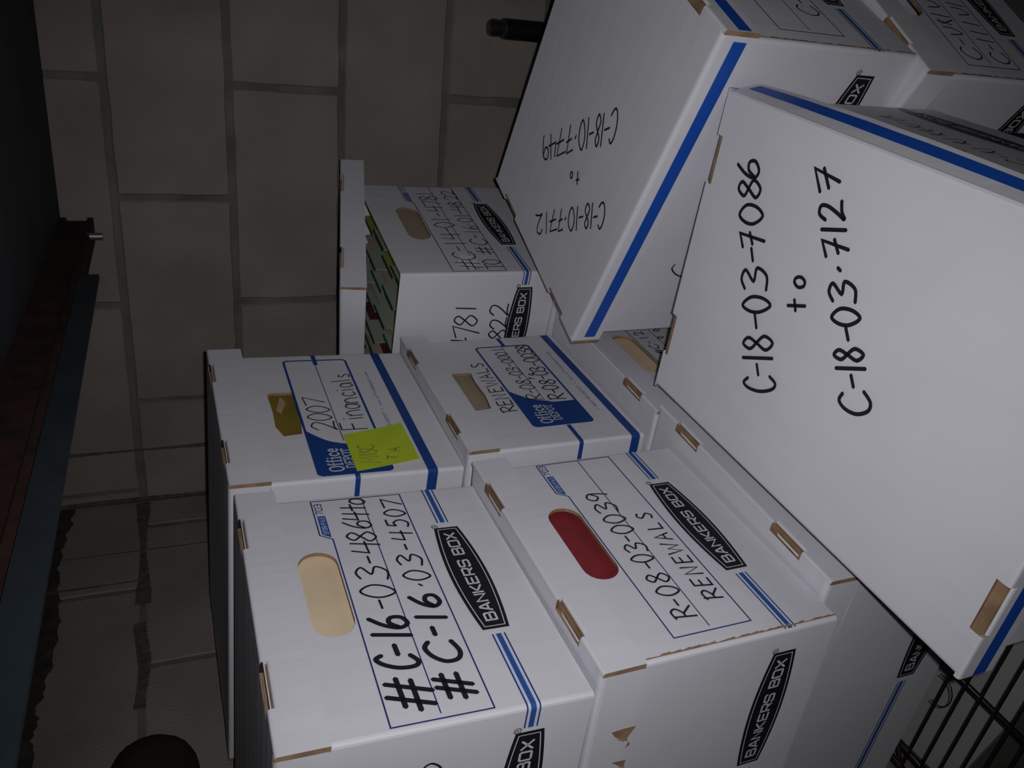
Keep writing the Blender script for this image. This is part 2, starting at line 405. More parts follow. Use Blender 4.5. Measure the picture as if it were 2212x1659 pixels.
HW = {"1F":[[2.6,[["#",-1290,1311,77,350,322,-5],["C",-934,1306,71,339,162,-2],["-",-790,1303,68,335,137,-2],["1",-609,1301,65,329,84,-1],["6",-448,1298,63,324,187,-3],["-",-209,1295,59,317,129,-2],["0",-25,1292,56,311,202,-3],["3",246,1288,52,303,225,-3],["-",447,1285,49,297,120,-2],["4",638,1282,47,291,212,-3],["8",827,1279,44,285,190,-3],["6",1029,1276,41,279,163,-2],["4",1175,1274,39,274,168,-3],["t",1339,1271,37,269,120,-2],["o",1446,1270,36,266,123,-2]]],[2.6,[["#",-1284,965,65,297,273,-8],["C",-884,954,58,284,267,-8],["-",-639,947,55,276,113,-3],["1",-460,941,52,270,69,-2],["6",-229,935,49,263,209,-6],[".",-8,928,46,256,78,-2],["0",132,924,44,251,162,-5],["3",380,917,41,243,202,-6],["-",578,911,38,237,96,-3],["4",769,906,36,231,177,-5],["5",984,900,33,224,149,-4],["0",1173,894,31,218,141,-4],["7",1358,889,29,211,181,-5]]]],"3F":[[2.2,[["R",-1109,1322,26,227,146,-6],["-",-978,1317,25,229,92,-4],["0",-806,1311,24,232,149,-6],["8",-625,1304,22,235,156,-6],["-",-427,1296,21,238,96,-4],["0",-314,1292,20,240,129,-5],["3",-139,1285,18,243,162,-6],["-",5,1280,17,245,98,-4],["0",162,1274,16,248,159,-6],["0",346,1267,14,251,161,-6],["3",553,1259,12,255,209,-8],["9",759,1251,10,258,176,-7]]],[2.2,[["R",-966,928,27,191,145,2],["E",-789,931,25,188,125,2],["N",-609,934,22,186,123,2],["E",-436,936,20,183,122,2],["W",-250,939,17,180,172,3],["A",-51,943,15,177,117,2],["L",126,945,12,175,116,2],["S",324,949,9,172,113,2]]]],"2F":[[1.9,[["2",-420,1339,38,308,239,7],["0",-207,1345,35,297,191,6],["0",-21,1351,32,288,185,6],["7",200,1358,29,276,236,7]]],[1.9,[["F",-467,959,-5,331,218,-10],["i",-272,951,-9,321,64,-3],["n",-139,945,-12,314,152,-7],["a",31,937,-15,306,153,-7],["n",190,930,-19,297,149,-7],["c",353,923,-22,289,130,-6],["i",478,917,-25,283,57,-3],["a",605,912,-27,276,139,-6],["l",740,906,-30,269,68,-3],["s",883,899,-33,262,119,-5]]],[0.8,[["M",-1291,988,13,229,124,3],["I",-1181,990,10,215,65,1],["S",-1106,992,8,206,85,2],["C",-1014,994,6,194,105,2]]],[0.9,[["T",-1281,764,19,129,81,-29],["A",-1115,705,19,135,85,-30]]]],"4F":[[2.1,[["R",-608,1445,-11,217,163,1],["E",-440,1445,-14,213,141,1],["N",-269,1446,-17,210,139,0],["E",-71,1447,-20,206,136,0],["W",138,1447,-23,201,192,1],["A",341,1448,-26,197,131,0],["L",508,1449,-28,193,129,0],["S",691,1449,-31,189,127,0]]],[1.9,[["R",-382,957,38,223,170,1],["-",-226,958,34,219,88,1],["0",-90,959,30,214,139,1],["8",60,960,26,210,140,1],["-",202,962,22,206,83,1],["0",334,963,18,202,130,1],["3",463,964,14,198,146,1],["-",606,965,10,193,77,1],["0",733,966,7,189,121,1],["0",862,967,3,186,119,1],["0",993,968,-1,182,116,1],["1",1139,969,-5,177,44,0]]],[1.9,[["t",154,854,18,109,49,-10],["o",269,831,18,107,53,-11]]],[2.3,[["R",-417,628,16,243,160,-10],["-",-274,619,14,242,97,-6],["0",-151,611,13,241,140,-9],["8",9,601,12,240,158,-10],["-",155,591,10,239,95,-6],["0",292,583,9,238,149,-9],["3",425,574,7,237,152,-10],["-",580,564,6,236,94,-6],["0",724,555,5,235,150,-10],["0",866,546,3,234,150,-9],["3",1010,537,2,233,164,-10],["8",1156,528,0,232,153,-10]]]],"5F":[[2.0,[["#",-1337,1247,-10,363,308,3],["C",-1062,1250,-11,359,284,3],["-",-809,1253,-12,354,142,2],["1",-636,1255,-12,351,88,1],["4",-392,1257,-13,347,254,3],["-",-165,1260,-13,344,138,1],["0",21,1262,-14,340,212,2],["1",220,1264,-14,337,84,1],["-",403,1266,-14,334,134,1],["4",625,1269,-14,330,243,3],["7",842,1271,-15,327,231,3],["8",1049,1273,-15,323,200,2],["1",1228,1275,-15,320,80,1]]],[2.0,[["T",-1410,894,8,289,161,-1],["O",-1266,893,7,287,163,-1],["#",-886,891,4,280,252,-1],["C",-601,890,2,275,227,-1],["-",-399,889,0,272,109,-1],["1",-238,888,-1,269,67,0],["6",-84,888,-2,267,143,-1],[".",43,887,-3,264,79,0],["0",202,886,-4,262,168,-1],["1",358,886,-5,259,65,0],["-",482,885,-6,257,103,0],["4",659,884,-7,254,193,-1],["8",838,883,-8,251,166,-1],["2",1084,882,-10,247,203,-1],["2",1277,881,-11,243,200,-1]]]],"5S":[[2.4,[["4",-1319,1117,29,500,280,71],["7",-1070,1181,22,437,246,63],["8",-850,1237,17,382,241,61],["1",-628,1293,12,327,79,20]]],[2.4,[["4",-1372,656,20,332,251,32],["8",-1144,685,17,324,213,27],["2",-934,712,15,317,231,30],["2",-675,745,12,309,251,32]]]],"T2F":[[2.0,[["#",95,1400,-23,151,137,4],["C",256,1405,-24,153,143,4],["-",402,1409,-25,156,63,2],["1",562,1414,-26,158,40,1],["2",714,1419,-27,161,133,4],["7",946,1426,-29,164,106,3],["-",1041,1429,-30,166,67,2],["0",1133,1432,-31,167,104,3]]],[2.0,[["0",545,1152,-31,122,77,-22],["0",803,1079,-33,120,77,-22]]]],"AT":[[3.6,[["C",-2598,-639,-394,-230,-82,135],["-",-2672,-519,-388,-218,-65,107],["1",-2730,-423,-383,-209,-57,93],["8",-2807,-295,-376,-197,-87,143],["-",-2912,-124,-367,-181,-85,140],["0",-2993,10,-359,-170,-91,149],["3",-3124,225,-347,-152,-132,217],["-",-3242,419,-335,-137,-75,124],["X",-3317,543,-328,-127,-84,138],["0",-3438,742,-315,-113,-111,183],["8",-3563,947,-302,-99,-109,179],["6",-3663,1112,-290,-89,-112,185]]],[3.4,[["t",-2558,216,-218,-103,-49,97],["o",-2648,393,-206,-91,-51,100]]],[3.6,[["C",-1538,-199,-289,-177,-123,168],["-",-1648,-49,-287,-166,-71,98],["1",-1711,38,-286,-160,-48,66],["8",-1777,128,-284,-154,-74,101],["-",-1879,268,-282,-144,-75,102],["0",-1967,388,-279,-136,-98,134],["3",-2095,564,-276,-125,-125,171],[".",-2206,716,-272,-116,-52,72],["X",-2312,861,-269,-107,-99,136],["1",-2400,982,-266,-100,-42,57],["2",-2495,1112,-262,-93,-106,145],["X",-2649,1323,-256,-82,-143,196]]]],"BT":[[2.6,[["C",-1525,-543,-330,-193,-120,116],["-",-1632,-439,-322,-195,-90,87],["1",-1713,-362,-315,-197,-67,64],["8",-1796,-282,-309,-199,-94,91],["-",-1903,-179,-300,-201,-79,76],["1",-1974,-111,-294,-203,-64,62],["0",-2082,-6,-285,-207,-125,120],[".",-2206,113,-274,-210,-75,72],["X",-2321,224,-264,-214,-132,127],["X",-2489,385,-248,-220,-195,188],["4",-2672,561,-231,-227,-171,164],["9",-2825,708,-216,-233,-156,150]]],[2.6,[["t",-2597,-318,-133,-98,-48,56],["o",-2705,-192,-103,-87,-44,51]]],[2.6,[["C",-2476,-1034,-256,-177,-113,111],["-",-2577,-935,-252,-176,-77,75],["1",-2646,-868,-249,-176,-55,53],["8",-2731,-784,-246,-176,-98,96],["-",-2843,-675,-242,-176,-82,80],["1",-2917,-603,-239,-176,-53,52],["0",-3029,-493,-234,-176,-130,127],[".",-3145,-380,-229,-176,-62,61],["X",-3233,-294,-225,-177,-100,98],["X",-3382,-148,-219,-177,-173,169],["1",-3536,3,-212,-178,-49,48],["2",-3701,164,-205,-179,-159,156]]]],"BS":[[2.0,[["C",-3125,1304,11,312,255,133]]]]}

# ------------------------------------------------------------------ the file boxes
BT = 0.004        # board thickness
E = 0.006         # how far the lid stands out from the body
TOP = 0.006       # lid top above the body's rim
RC = 0.004        # rounding of the body's upright edges

def loop(W, D, inset=0.0, n=3):
    """Rounded-rectangle outline of the body, starting at the handle end's left edge, going right."""
    x0, x1, y0, y1 = -D + inset, -inset, -W / 2 + inset, W / 2 - inset
    r = max(0.0008, RC - inset)
    out = []
    for cx, cy, a0 in ((x1 - r, y0 + r, -90), (x1 - r, y1 - r, 0), (x0 + r, y1 - r, 90), (x0 + r, y0 + r, 180)):
        for k in range(n + 1):
            a = math.radians(a0 + 90 * k / n)
            out.append((cx + r * math.cos(a), cy + r * math.sin(a)))
    return out

def stadium(ca, cb, length, height, n=10):
    r = height / 2
    pts = []
    for s in (1, -1):
        for k in range(n + 1):
            a = math.radians(-90 + 180 * k / n) if s > 0 else math.radians(90 + 180 * k / n)
            pts.append((ca + s * (length / 2 - r) + r * math.cos(a), cb + r * math.sin(a)))
    return pts

def panel_with_hole(mb, x, y0, y1, z0, z1, hole, mat, flip):
    bm = bmesh.new()
    ed = []
    for lp in ([(y0, z0), (y1, z0), (y1, z1), (y0, z1)], hole):
        vs = [bm.verts.new((x, a, b)) for a, b in lp]
        ed += [bm.edges.new((vs[i], vs[(i + 1) % len(vs)])) for i in range(len(vs))]
    r = bmesh.ops.triangle_fill(bm, edges=ed, use_beauty=True)
    for f in bm.faces:
        pts = [v.co.copy() for v in f.verts]
        n = (pts[1] - pts[0]).cross(pts[2] - pts[0])
        if (n.x > 0) == flip:
            pts.reverse()
        mb.poly(pts, mat)
    bm.free()

def wrap_band(mb, W, D, z0, z1, a0, a1, mat, h=0.0004):
    """Printed band following the outside of the body between two distances measured from the
    handle end's middle; positive runs right round the corner and on along the side."""
    lp = loop(W, D, 0, 4)
    n = len(lp)
    # perimeter distance from the handle end's middle, walking right
    per, s = [], 0.0
    start = (0.0, 0.0)
    seq = [start] + lp[5:] + lp[:5] + [start]
    acc = [0.0]
    for p, q in zip(seq[:-1], seq[1:]):
        acc.append(acc[-1] + math.hypot(q[0] - p[0], q[1] - p[1]))
    tot = acc[-1]
    def at(d):
        d %= tot
        for i in range(len(seq) - 1):
            if acc[i] <= d <= acc[i + 1] + 1e-9:
                t = (d - acc[i]) / max(1e-9, acc[i + 1] - acc[i])
                return Vector((seq[i][0] + (seq[i + 1][0] - seq[i][0]) * t, seq[i][1] + (seq[i + 1][1] - seq[i][1]) * t))
    ds = sorted({a0, a1} | {d + k * tot for d in acc for k in (-1, 0) if a0 < d + k * tot < a1})
    rows = []
    c = Vector((-D / 2, 0))
    for d in ds:
        p = at(d)
        t = at(d + 1e-4) - at(d - 1e-4)
        t.normalize()
        nn = Vector((t.y, -t.x))
        p = p + nn * h
        rows.append([(p.x, p.y, z0), (p.x, p.y, z1)])
    mb.strip(rows, mat)

def badge(parent, pl, ca, cb=0.054, name='printed_badge'):
    """The black barrel-shaped badge with its white rule and lettering."""
    mb = MB()
    def outline(ins):
        hw, he, hm = 0.077 - ins, 0.0127 - ins * 0.9, 0.0195 - ins * 1.05
        up = [(hw * (2 * i / 12 - 1), he + (hm - he) * math.cos(math.pi / 2 * (2 * i / 12 - 1)) ** 0.9) for i in range(13)]
        return [(ca + a, cb - b) for a, b in up] + [(ca + a, cb + b) for a, b in reversed(up)]
    o0, o1, o2 = outline(0), outline(0.0030), outline(0.0039)
    mb.poly([pl.p(a, b, 0.0005) for a, b in o0], 'black')
    n = len(o1)
    for i in range(n):
        j = (i + 1) % n
        mb.poly([pl.p(*o1[i], 0.0007), pl.p(*o1[j], 0.0007), pl.p(*o2[j], 0.0007), pl.p(*o2[i], 0.0007)], 'white')
    text(mb, pl, BADGE, 'BANKERS BOX', ca - 0.066, ca + 0.066, cb - 0.0052, 0.0104, 0.0021, 'white', 0.0007, gap=0.34, wid={' ': .35})
    ring = [(ca + 0.0795 + 0.0032 * math.cos(k * math.pi / 6), cb + 0.0115 + 0.0032 * math.sin(k * math.pi / 6)) for k in range(13)]
    ribbon(mb, pl, ring, 0.0007, 'black')
    glyph(mb, pl, BADGE, 'R', (ca + 0.0795, cb + 0.0098), (0, 0.0034), (0.0026, 0), 0.0006, 'black')
    return mb.build(name, parent, weld=False)

def lid_mesh(W, D, H, s, stripe=None, tear=None, flare=0.0):
    """Lid in the body's own space: folded top with slots at the two ends, side skirts and doubled end skirts."""
    mb = MB()
    x0, x1, yy = -D - E, E, W / 2 + E
    zt, zb = H + TOP, H + TOP - s
    r, t, nd = 0.005, 0.003, 0.0085
    rnd = random.Random(int(W * 1e5))
    slots = ((-yy * 0.74, -yy * 0.74 + 0.049), (yy * 0.74 - 0.049, yy * 0.74))
    # the U of side skirt, rounded fold, top, fold, side skirt
    def prof(zb_l, zb_r):
        p = [(-yy - 0.0006, zb_l), (-yy, zt - r)]
        p += [(-yy + r - r * math.cos(math.radians(a)), zt - r + r * math.sin(math.radians(a))) for a in (30, 60)]
        return p
    nx = 12
    xs = [x0, x0 + nd] + [x0 + nd + (x1 - x0 - 2 * nd) * k / nx for k in range(1, nx)] + [x1 - nd, x1]
    ys = sorted({-yy + r, yy - r} | {v for sl in slots for v in sl} | {-yy + r + (2 * yy - 2 * r) * k / 8 for k in range(1, 8)})
    jl = [rnd.uniform(-.0012, .0012) for _ in xs]
    def col(i):
        x = xs[i]
        L = prof(zb + jl[i], 0)
        sag = 0.0012 * math.sin(math.pi * (x - x0) / (x1 - x0))
        mid = [(y, zt - sag * math.cos(math.pi * y / (2 * yy))) for y in ys]
        Rr = [(-a, b) for a, b in reversed(L)]
        fl = flare * math.sin(math.pi * min(1, 0.12 + 0.9 * (x - x0) / (x1 - x0))) ** 0.5 if flare else 0
        Rr[-1] = (Rr[-1][0] + fl, Rr[-1][1])
        return [(x, a, b) for a, b in L + mid + Rr], len(L)
    cols = [col(i) for i in range(len(xs))]
    nl = cols[0][1]
    for i in range(len(xs) - 1):
        A, B = cols[i][0], cols[i + 1][0]
        for j in range(len(A) - 1):
            ym = (A[j][1] + A[j + 1][1]) / 2
            if i in (0, len(xs) - 2) and nl <= j < nl + len(ys) - 1 and any(a < ym < b for a, b in slots):
                continue
            mb.poly([A[j], B[j], B[j + 1], A[j + 1]], 'lid')
    # underside, inner skirts and raw lower edges
    mb.poly([(x0, -yy + t, zt - t), (x0, yy - t, zt - t), (x1, yy - t, zt - t), (x1, -yy + t, zt - t)], 'raw')
    for sg in (-1, 1):
        mb.poly([(x0, sg * (yy - t), zt - t), (x1, sg * (yy - t), zt - t), (x1, sg * (yy - t), zb), (x0, sg * (yy - t), zb)], 'lid')
        mb.poly([(x0, sg * (yy - t), zb), (x1, sg * (yy - t), zb), (x1, sg * (yy + 0.0006), zb - 0.0005), (x0, sg * (yy + 0.0006), zb - 0.0005)], 'lid')
    # slot floors and white torn tabs
    for xa, sx in ((x0, 1), (x1, -1)):
        for a, b in slots:
            mb.box((min(xa, xa + sx * nd), a, zt - 0.0052), (max(xa, xa + sx * nd), b, zt - 0.0045), 'raw')
            mb.poly([(xa + sx * nd, a, zt), (xa + sx * nd, b, zt), (xa + sx * nd, b, zt - 0.005), (xa + sx * nd, a, zt - 0.005)], 'raw')
            if not stripe:
                mb.poly([(xa + sx * 0.0068, a + 0.004, zt - 0.001), (xa + sx * 0.0072, b - 0.012, zt - 0.0014), (xa + sx * 0.0045, b - 0.009, zt - 0.0016), (xa + sx * 0.0050, a + 0.003, zt - 0.0016)], 'lid')
    # doubled end skirts, lower where the slots are, raw board on their cut ends
    for xa, sx in ((x0, -1), (x1, 1)):
        xi, xo = xa - sx * 0.002, xa + sx * 0.0028
        brk = [-yy - 0.0012, slots[0][0], slots[0][1], slots[1][0], slots[1][1], yy + 0.0012]
        for k in range(5):
            a, b = brk[k], brk[k + 1]
            cut = k in (1, 3)
            z1 = zt - 0.0055 if cut else zt - 0.0004
            P = [(xi, z1), (xo - sx * 0.0022, z1), (xo - sx * 0.0006, z1 - 0.0008), (xo, z1 - 0.0024), (xo + sx * 0.0004, zb - 0.0008), (xi, zb - 0.0008)]
            for q in range(5):
                mb.poly([(P[q][0], a, P[q][1]), (P[q][0], b, P[q][1]), (P[q + 1][0], b, P[q + 1][1]), (P[q + 1][0], a, P[q + 1][1])], 'raw' if (q == 4 or (cut and q == 0)) else 'lid')
            for yv, fl in ((a, 0), (b, 1)):
                if (k == 0 and not fl) or (k == 4 and fl):
                    mb.poly([(p[0], yv, p[1]) for p in P], 'raw')
        mb.poly([(xi - sx * 0.002, -yy + t, zt - t), (xi - sx * 0.002, yy - t, zt - t), (xi - sx * 0.002, yy - t, zb), (xi - sx * 0.002, -yy + t, zb)], 'lid')
    if stripe:
        zc, hw = zb + s * 0.42, stripe / 2
        for sg in (-1, 1):
            if sg > 0 and flare:
                st = [[(c[0][-1][0], c[0][-2][1] + (c[0][-1][1] - c[0][-2][1]) * q + 0.0005, c[0][-2][2] + (c[0][-1][2] - c[0][-2][2]) * q) for q in (0.35, 0.78)] for c in cols[1:-1]]
                mb.strip(st, 'blue')
                continue
            for z in (1,):
                mb.poly([(x0 + 0.008, sg * (yy + 0.0009), zc - hw), (x1 - 0.008, sg * (yy + 0.0009), zc - hw), (x1 - 0.008, sg * (yy + 0.0006), zc + hw), (x0 + 0.008, sg * (yy + 0.0006), zc + hw)], 'blue')
        for xa, sx in ((x0, -1), (x1, 1)):
            xo = xa + sx * 0.0036
            mb.poly([(xo, -yy, zc - hw), (xo, yy, zc - hw), (xo, yy, zc + hw), (xo, -yy, zc + hw)], 'blue')
    if tear:
        pl = Plane((0, -yy, 0), (1, 0, 0), (0, 0, 1), (0, -1, 0))
        for pts in tear:
            mb.poly([pl.p(a, min(b, zt - 0.006), 0.0012) for a, b in pts], 'raw')
            c = (sum(p[0] for p in pts) / len(pts), sum(p[1] for p in pts) / len(pts))
            mb.poly([pl.p(pts[-3][0], pts[-3][1], 0.0015), pl.p(pts[-2][0], pts[-2][1], 0.0015), pl.p(pts[-1][0], pts[-1][1], 0.004), pl.p(c[0] - 0.003, c[1] - 0.004, 0.003)], 'lid')
    return mb

def file_box(key, label, loc, rot, W, D, H, s, style='badge', lid=True, stripe=None, worn=False, tear=None, group=None, hole=True, extra=None, flare=0.0):
    root = thing('file_box', label, 'box', loc, rot, group)
    PF = Plane((0, 0, 0), (0, 1, 0), (0, 0, 1), (1, 0, 0))
    PS = Plane((0, -W / 2, 0), (1, 0, 0), (0, 0, 1), (0, -1, 0))
    PN = Plane((0, W / 2, 0), (-1, 0, 0), (0, 0, 1), (0, 1, 0))
    PT = Plane((0, 0, H + TOP), (1, 0, 0), (0, 1, 0), (0, 0, 1))
    mb = MB()
    out, inn = loop(W, D), loop(W, D, BT)
    n = len(out)
    if style == 'badge':
        hl = stadium(0.009, 0.191 * H / 0.2513, 0.117, 0.037)
    else:
        zc = 0.190
        hl = [(-0.055, zc - 0.012), (-0.020, zc - 0.0165), (0.02, zc - 0.0155), (0.048, zc - 0.018), (0.0485, zc + 0.012), (0.044, zc + 0.017), (0.0, zc + 0.0155), (-0.035, zc + 0.017), (-0.058, zc + 0.010)]
    # walls: outside and inside skins; the two end panels carry the hand holes
    ends = {(3, 4), (11, 12)}
    for i in range(n):
        j = (i + 1) % n
        for lp, fl in ((out, False), (inn, True)):
            p, q = lp[i], lp[j]
            if (i, j) in ends:
                y0, y1 = (min(p[1], q[1]), max(p[1], q[1]))
                back = (i == 11)
                h = [(a, b) for a, b in hl] if not back else [(-a, b) for a, b in hl]
                panel_with_hole(mb, p[0], y0, y1, 0 if not fl else BT, H, h, 'board', (back != fl))
            else:
                zl = 0 if not fl else BT
                quad = [(p[0], p[1], zl), (q[0], q[1], zl), (q[0], q[1], H), (p[0], p[1], H)]
                mb.poly(quad[::-1] if fl else quad, 'board')
        mb.poly([(out[i][0], out[i][1], H), (out[j][0], out[j][1], H), (inn[j][0], inn[j][1], H), (inn[i][0], inn[i][1], H)], 'raw')
    mb.poly([(p[0], p[1], 0) for p in reversed(out)], 'board')
    mb.poly([(p[0], p[1], BT) for p in inn], 'board')
    for xa, xb, sg in ((0, -BT, 1), (-D, -D + BT, -1)):
        k = len(hl)
        for i in range(k):
            a, b = hl[i], hl[(i + 1) % k]
            mb.poly([(xa, sg * a[0], a[1]), (xa, sg * b[0], b[1]), (xb, sg * b[0], b[1]), (xb, sg * a[0], a[1])], 'raw')
    # print on the board
    hw = W / 2
    if style == 'badge':
        zf = H / 0.2513
        lx = -0.136 if worn else -0.154
        fr = [(lx, 0.0865), (lx, 0.1705), (0.0855, 0.1705), (0.0935, 0.182), (min(0.153, hw - .006), 0.182), (min(0.153, hw - .006), 0.0865), (lx, 0.0865)]
        fr = [(max(a, -hw + .005), b * zf) for a, b in fr]
        ribbon(mb, PF, fr, 0.0014, 'navy', 0.0004)
        ribbon(mb, PF, [(max(lx + .005, -hw + .008), 0.1295 * zf), (min(0.153, hw - .006), 0.1285 * zf)], 0.0011, 'navy', 0.0004)
        mb.poly([PF.p(a, b * zf) for a, b in ((0.0885, 0.1712), (0.126, 0.1712), (0.126, 0.1795), (0.0945, 0.1795))], 'band')
        text(mb, PF, BADGE, 'STOR/FILE', 0.0945, 0.1235, 0.1732 * zf, 0.0042, 0.0006, 'pale', 0.0007, 0.4, {'I': .4})
        text(mb, PF, BADGE, '703', 0.1285, 0.1475, 0.1725 * zf, 0.0068, 0.0011, 'navy', 0.0005, 0.35)
        if worn:
            runs = ((0.094, hw - 0.002), (-hw + 0.002, -0.0755), (-hw - D + 0.01, -hw - 0.187))
        else:
            runs = ((0.094, hw + 0.021), (-hw - 0.021, -0.0755), (hw + 0.187, hw + D - 0.01), (-hw - D + 0.01, -hw - 0.187))
        for a0, a1 in runs:
            for z0, z1, mt in ((0.0481, 0.0495, 'navy'), (0.0496, 0.0519, 'pale'), (0.0520, 0.0569, 'band'), (0.0570, 0.0592, 'pale'), (0.0593, 0.0607, 'navy')):
                wrap_band(mb, W, D, z0, z1, a0, a1, mt)
    else:
        for z0, z1, a0, a1 in ((0.027, 0.0395, -hw - D * 0.97, hw + D * 0.97), (0.0885 if key == '4' else 0.127, 0.0945 if key == '4' else 0.133, 0.122, hw + D * 0.9), (0.0885 if key == '4' else 0.127, 0.0945 if key == '4' else 0.133, -hw - D * 0.9, -0.115 if key == '4' else -0.146)):
            if key == '4':
                z0, z1 = z0 - (0.021 if z1 < .05 else 0), z1 - (0.021 if z1 < .05 else 0)
            else:
                z0, z1 = z0 + (0.006 if z1 < .05 else 0), z1 + (0.006 if z1 < .05 else 0)
            wrap_band(mb, W, D, z0, z1, a0, a1, 'odblue')
    if worn:
        rnd = random.Random(3)
        for i in range(40):
            z0, z1 = H * i / 40 * 0.83, H * (i + 1) / 40 * 0.83
            w0 = 0.0012 + rnd.random() * 0.0022
            mb.poly([(0.0006, -hw + 0.0035, z0), (0.0006, -hw + 0.0035 + w0, z0), (0.0006, -hw + 0.0035 + w0 * .8, z1), (0.0006, -hw + 0.0035, z1)], 'raw')
    body = mb.build('body', root)
    if style == 'badge':
        badge(body, PF, 0.008)
        badge(body, PS, -0.104)
        badge(body, PN, D - 0.104)
    for fc, pl in (('F', PF), ('S', PS)):
        if key + fc in HW:
            lines = HW[key + fc]
            if key == '2':
                lines, note = lines[:2], lines[2:]
            handwriting(body, pl, lines, seed=hash_key(key + fc))
    if extra:
        extra(root, body, PF, PS, W, D, H)
    if lid:
        lo = lid_mesh(W, D, H, s, stripe, tear, flare).build('lid', root)
        if key + 'T' in HW:
            handwriting(lo, PT, HW[key + 'T'], seed=5)
    return root

def hash_key(k):
    return sum(ord(c) * (i + 3) for i, c in enumerate(k))

def world_of(loc, rot):
    return Matrix.Translation(loc) @ Euler(rot).to_matrix().to_4x4()

def folder_in(loc, rot, W, D, H, mat, label, name='file_folder', dx=0.011, tabs=None, extra=None):
    """A card folder standing in a box just behind the handle end."""
    m = world_of(loc, rot)
    t = thing(name, label, 'folder', m @ Vector((-dx, 0, BT)), rot)
    w, h = W / 2 - 0.012, min(0.236, H - 0.012)
    mb = MB()
    rows = []
    for k in range(9):
        y = -w + 2 * w * k / 8
        b = 0.002 * math.sin(math.pi * k / 8)
        rows.append([(-0.004, y, 0.001), (-0.001 + b, y, 0.001), (-0.001 + b, y, h), (-0.004, y, h)])
    mb.strip(rows, mat, True)
    mb.poly(rows[0], mat)
    mb.poly(rows[-1][::-1], mat)
    if extra:
        mb.build('cover', t, smooth=False)
        extra(t)
    else:
        mb.build('cover', t)
    return t

def shop_label(zt, zb, aL, aR, fill_top):
    """Deep-blue ruled label with the shop's name in its lower left corner."""
    def add(root, body, PF, PS, W, D, H):
        mb = MB()
        r = 0.004
        fr = [(aL + r, zb), (aR - r, zb), (aR, zb + r), (aR, zt - r), (aR - r, zt), (aL + r, zt), (aL, zt - r), (aL, zb + r), (aL + r, zb)]
        ribbon(mb, PF, fr, 0.0032, 'odblue', 0.0005)
        zm = (zt + zb) / 2 + 0.001
        ribbon(mb, PF, [(aL + 0.07, zm), (aR - 0.002, zm)], 0.0011, 'odblue', 0.0005)
        cur = crom([(aL + 0.098, zt), (aL + 0.083, zt - 0.012), (aL + 0.070, zt - 0.026), (aL + 0.062, zt - 0.045), (aL + 0.058, zm - 0.012), (aL + 0.058, zb)], 5)
        for (p, q) in zip(cur[:-1], cur[1:]):
            mb.poly([PF.p(aL, p[1], 0.0006), PF.p(p[0], p[1], 0.0006), PF.p(q[0], q[1], 0.0006), PF.p(aL, q[1], 0.0006)], 'odblue')
        text(mb, PF, SERIF, 'Office', aL + 0.006, aL + 0.053, zm + 0.012, 0.0165, 0.0022, 'white', 0.0009, 0.22, {'O': 1.3, 'i': .6, 'f': .75})
        text(mb, PF, SERIF, 'DEPOT', aL + 0.011, aL + 0.051, zm - 0.0025, 0.0105, 0.0016, 'white', 0.0009, 0.25)
        text(mb, PF, SMALL, '1-800-GO-DEPOT * www.officedepot.com', -0.085, 0.095, zb - 0.023, 0.0042, 0.0007, 'odblue', 0.0005, 0.3, {'.': .4, 'i': .4, '-': .6})
        mb.build('printed_label', body, weld=False)
    return add

# ------------------------------------------------------------------ the room
YW = 1.653           # back wall
Z0 = 1.0938          # a bed joint of the block courses
X0 = 0.6312          # an upright joint of the course below it
CZ = 1.184           # underside of the low ceiling, right of the beam
CH = 1.31            # underside of the ceiling between the beam and the left wall

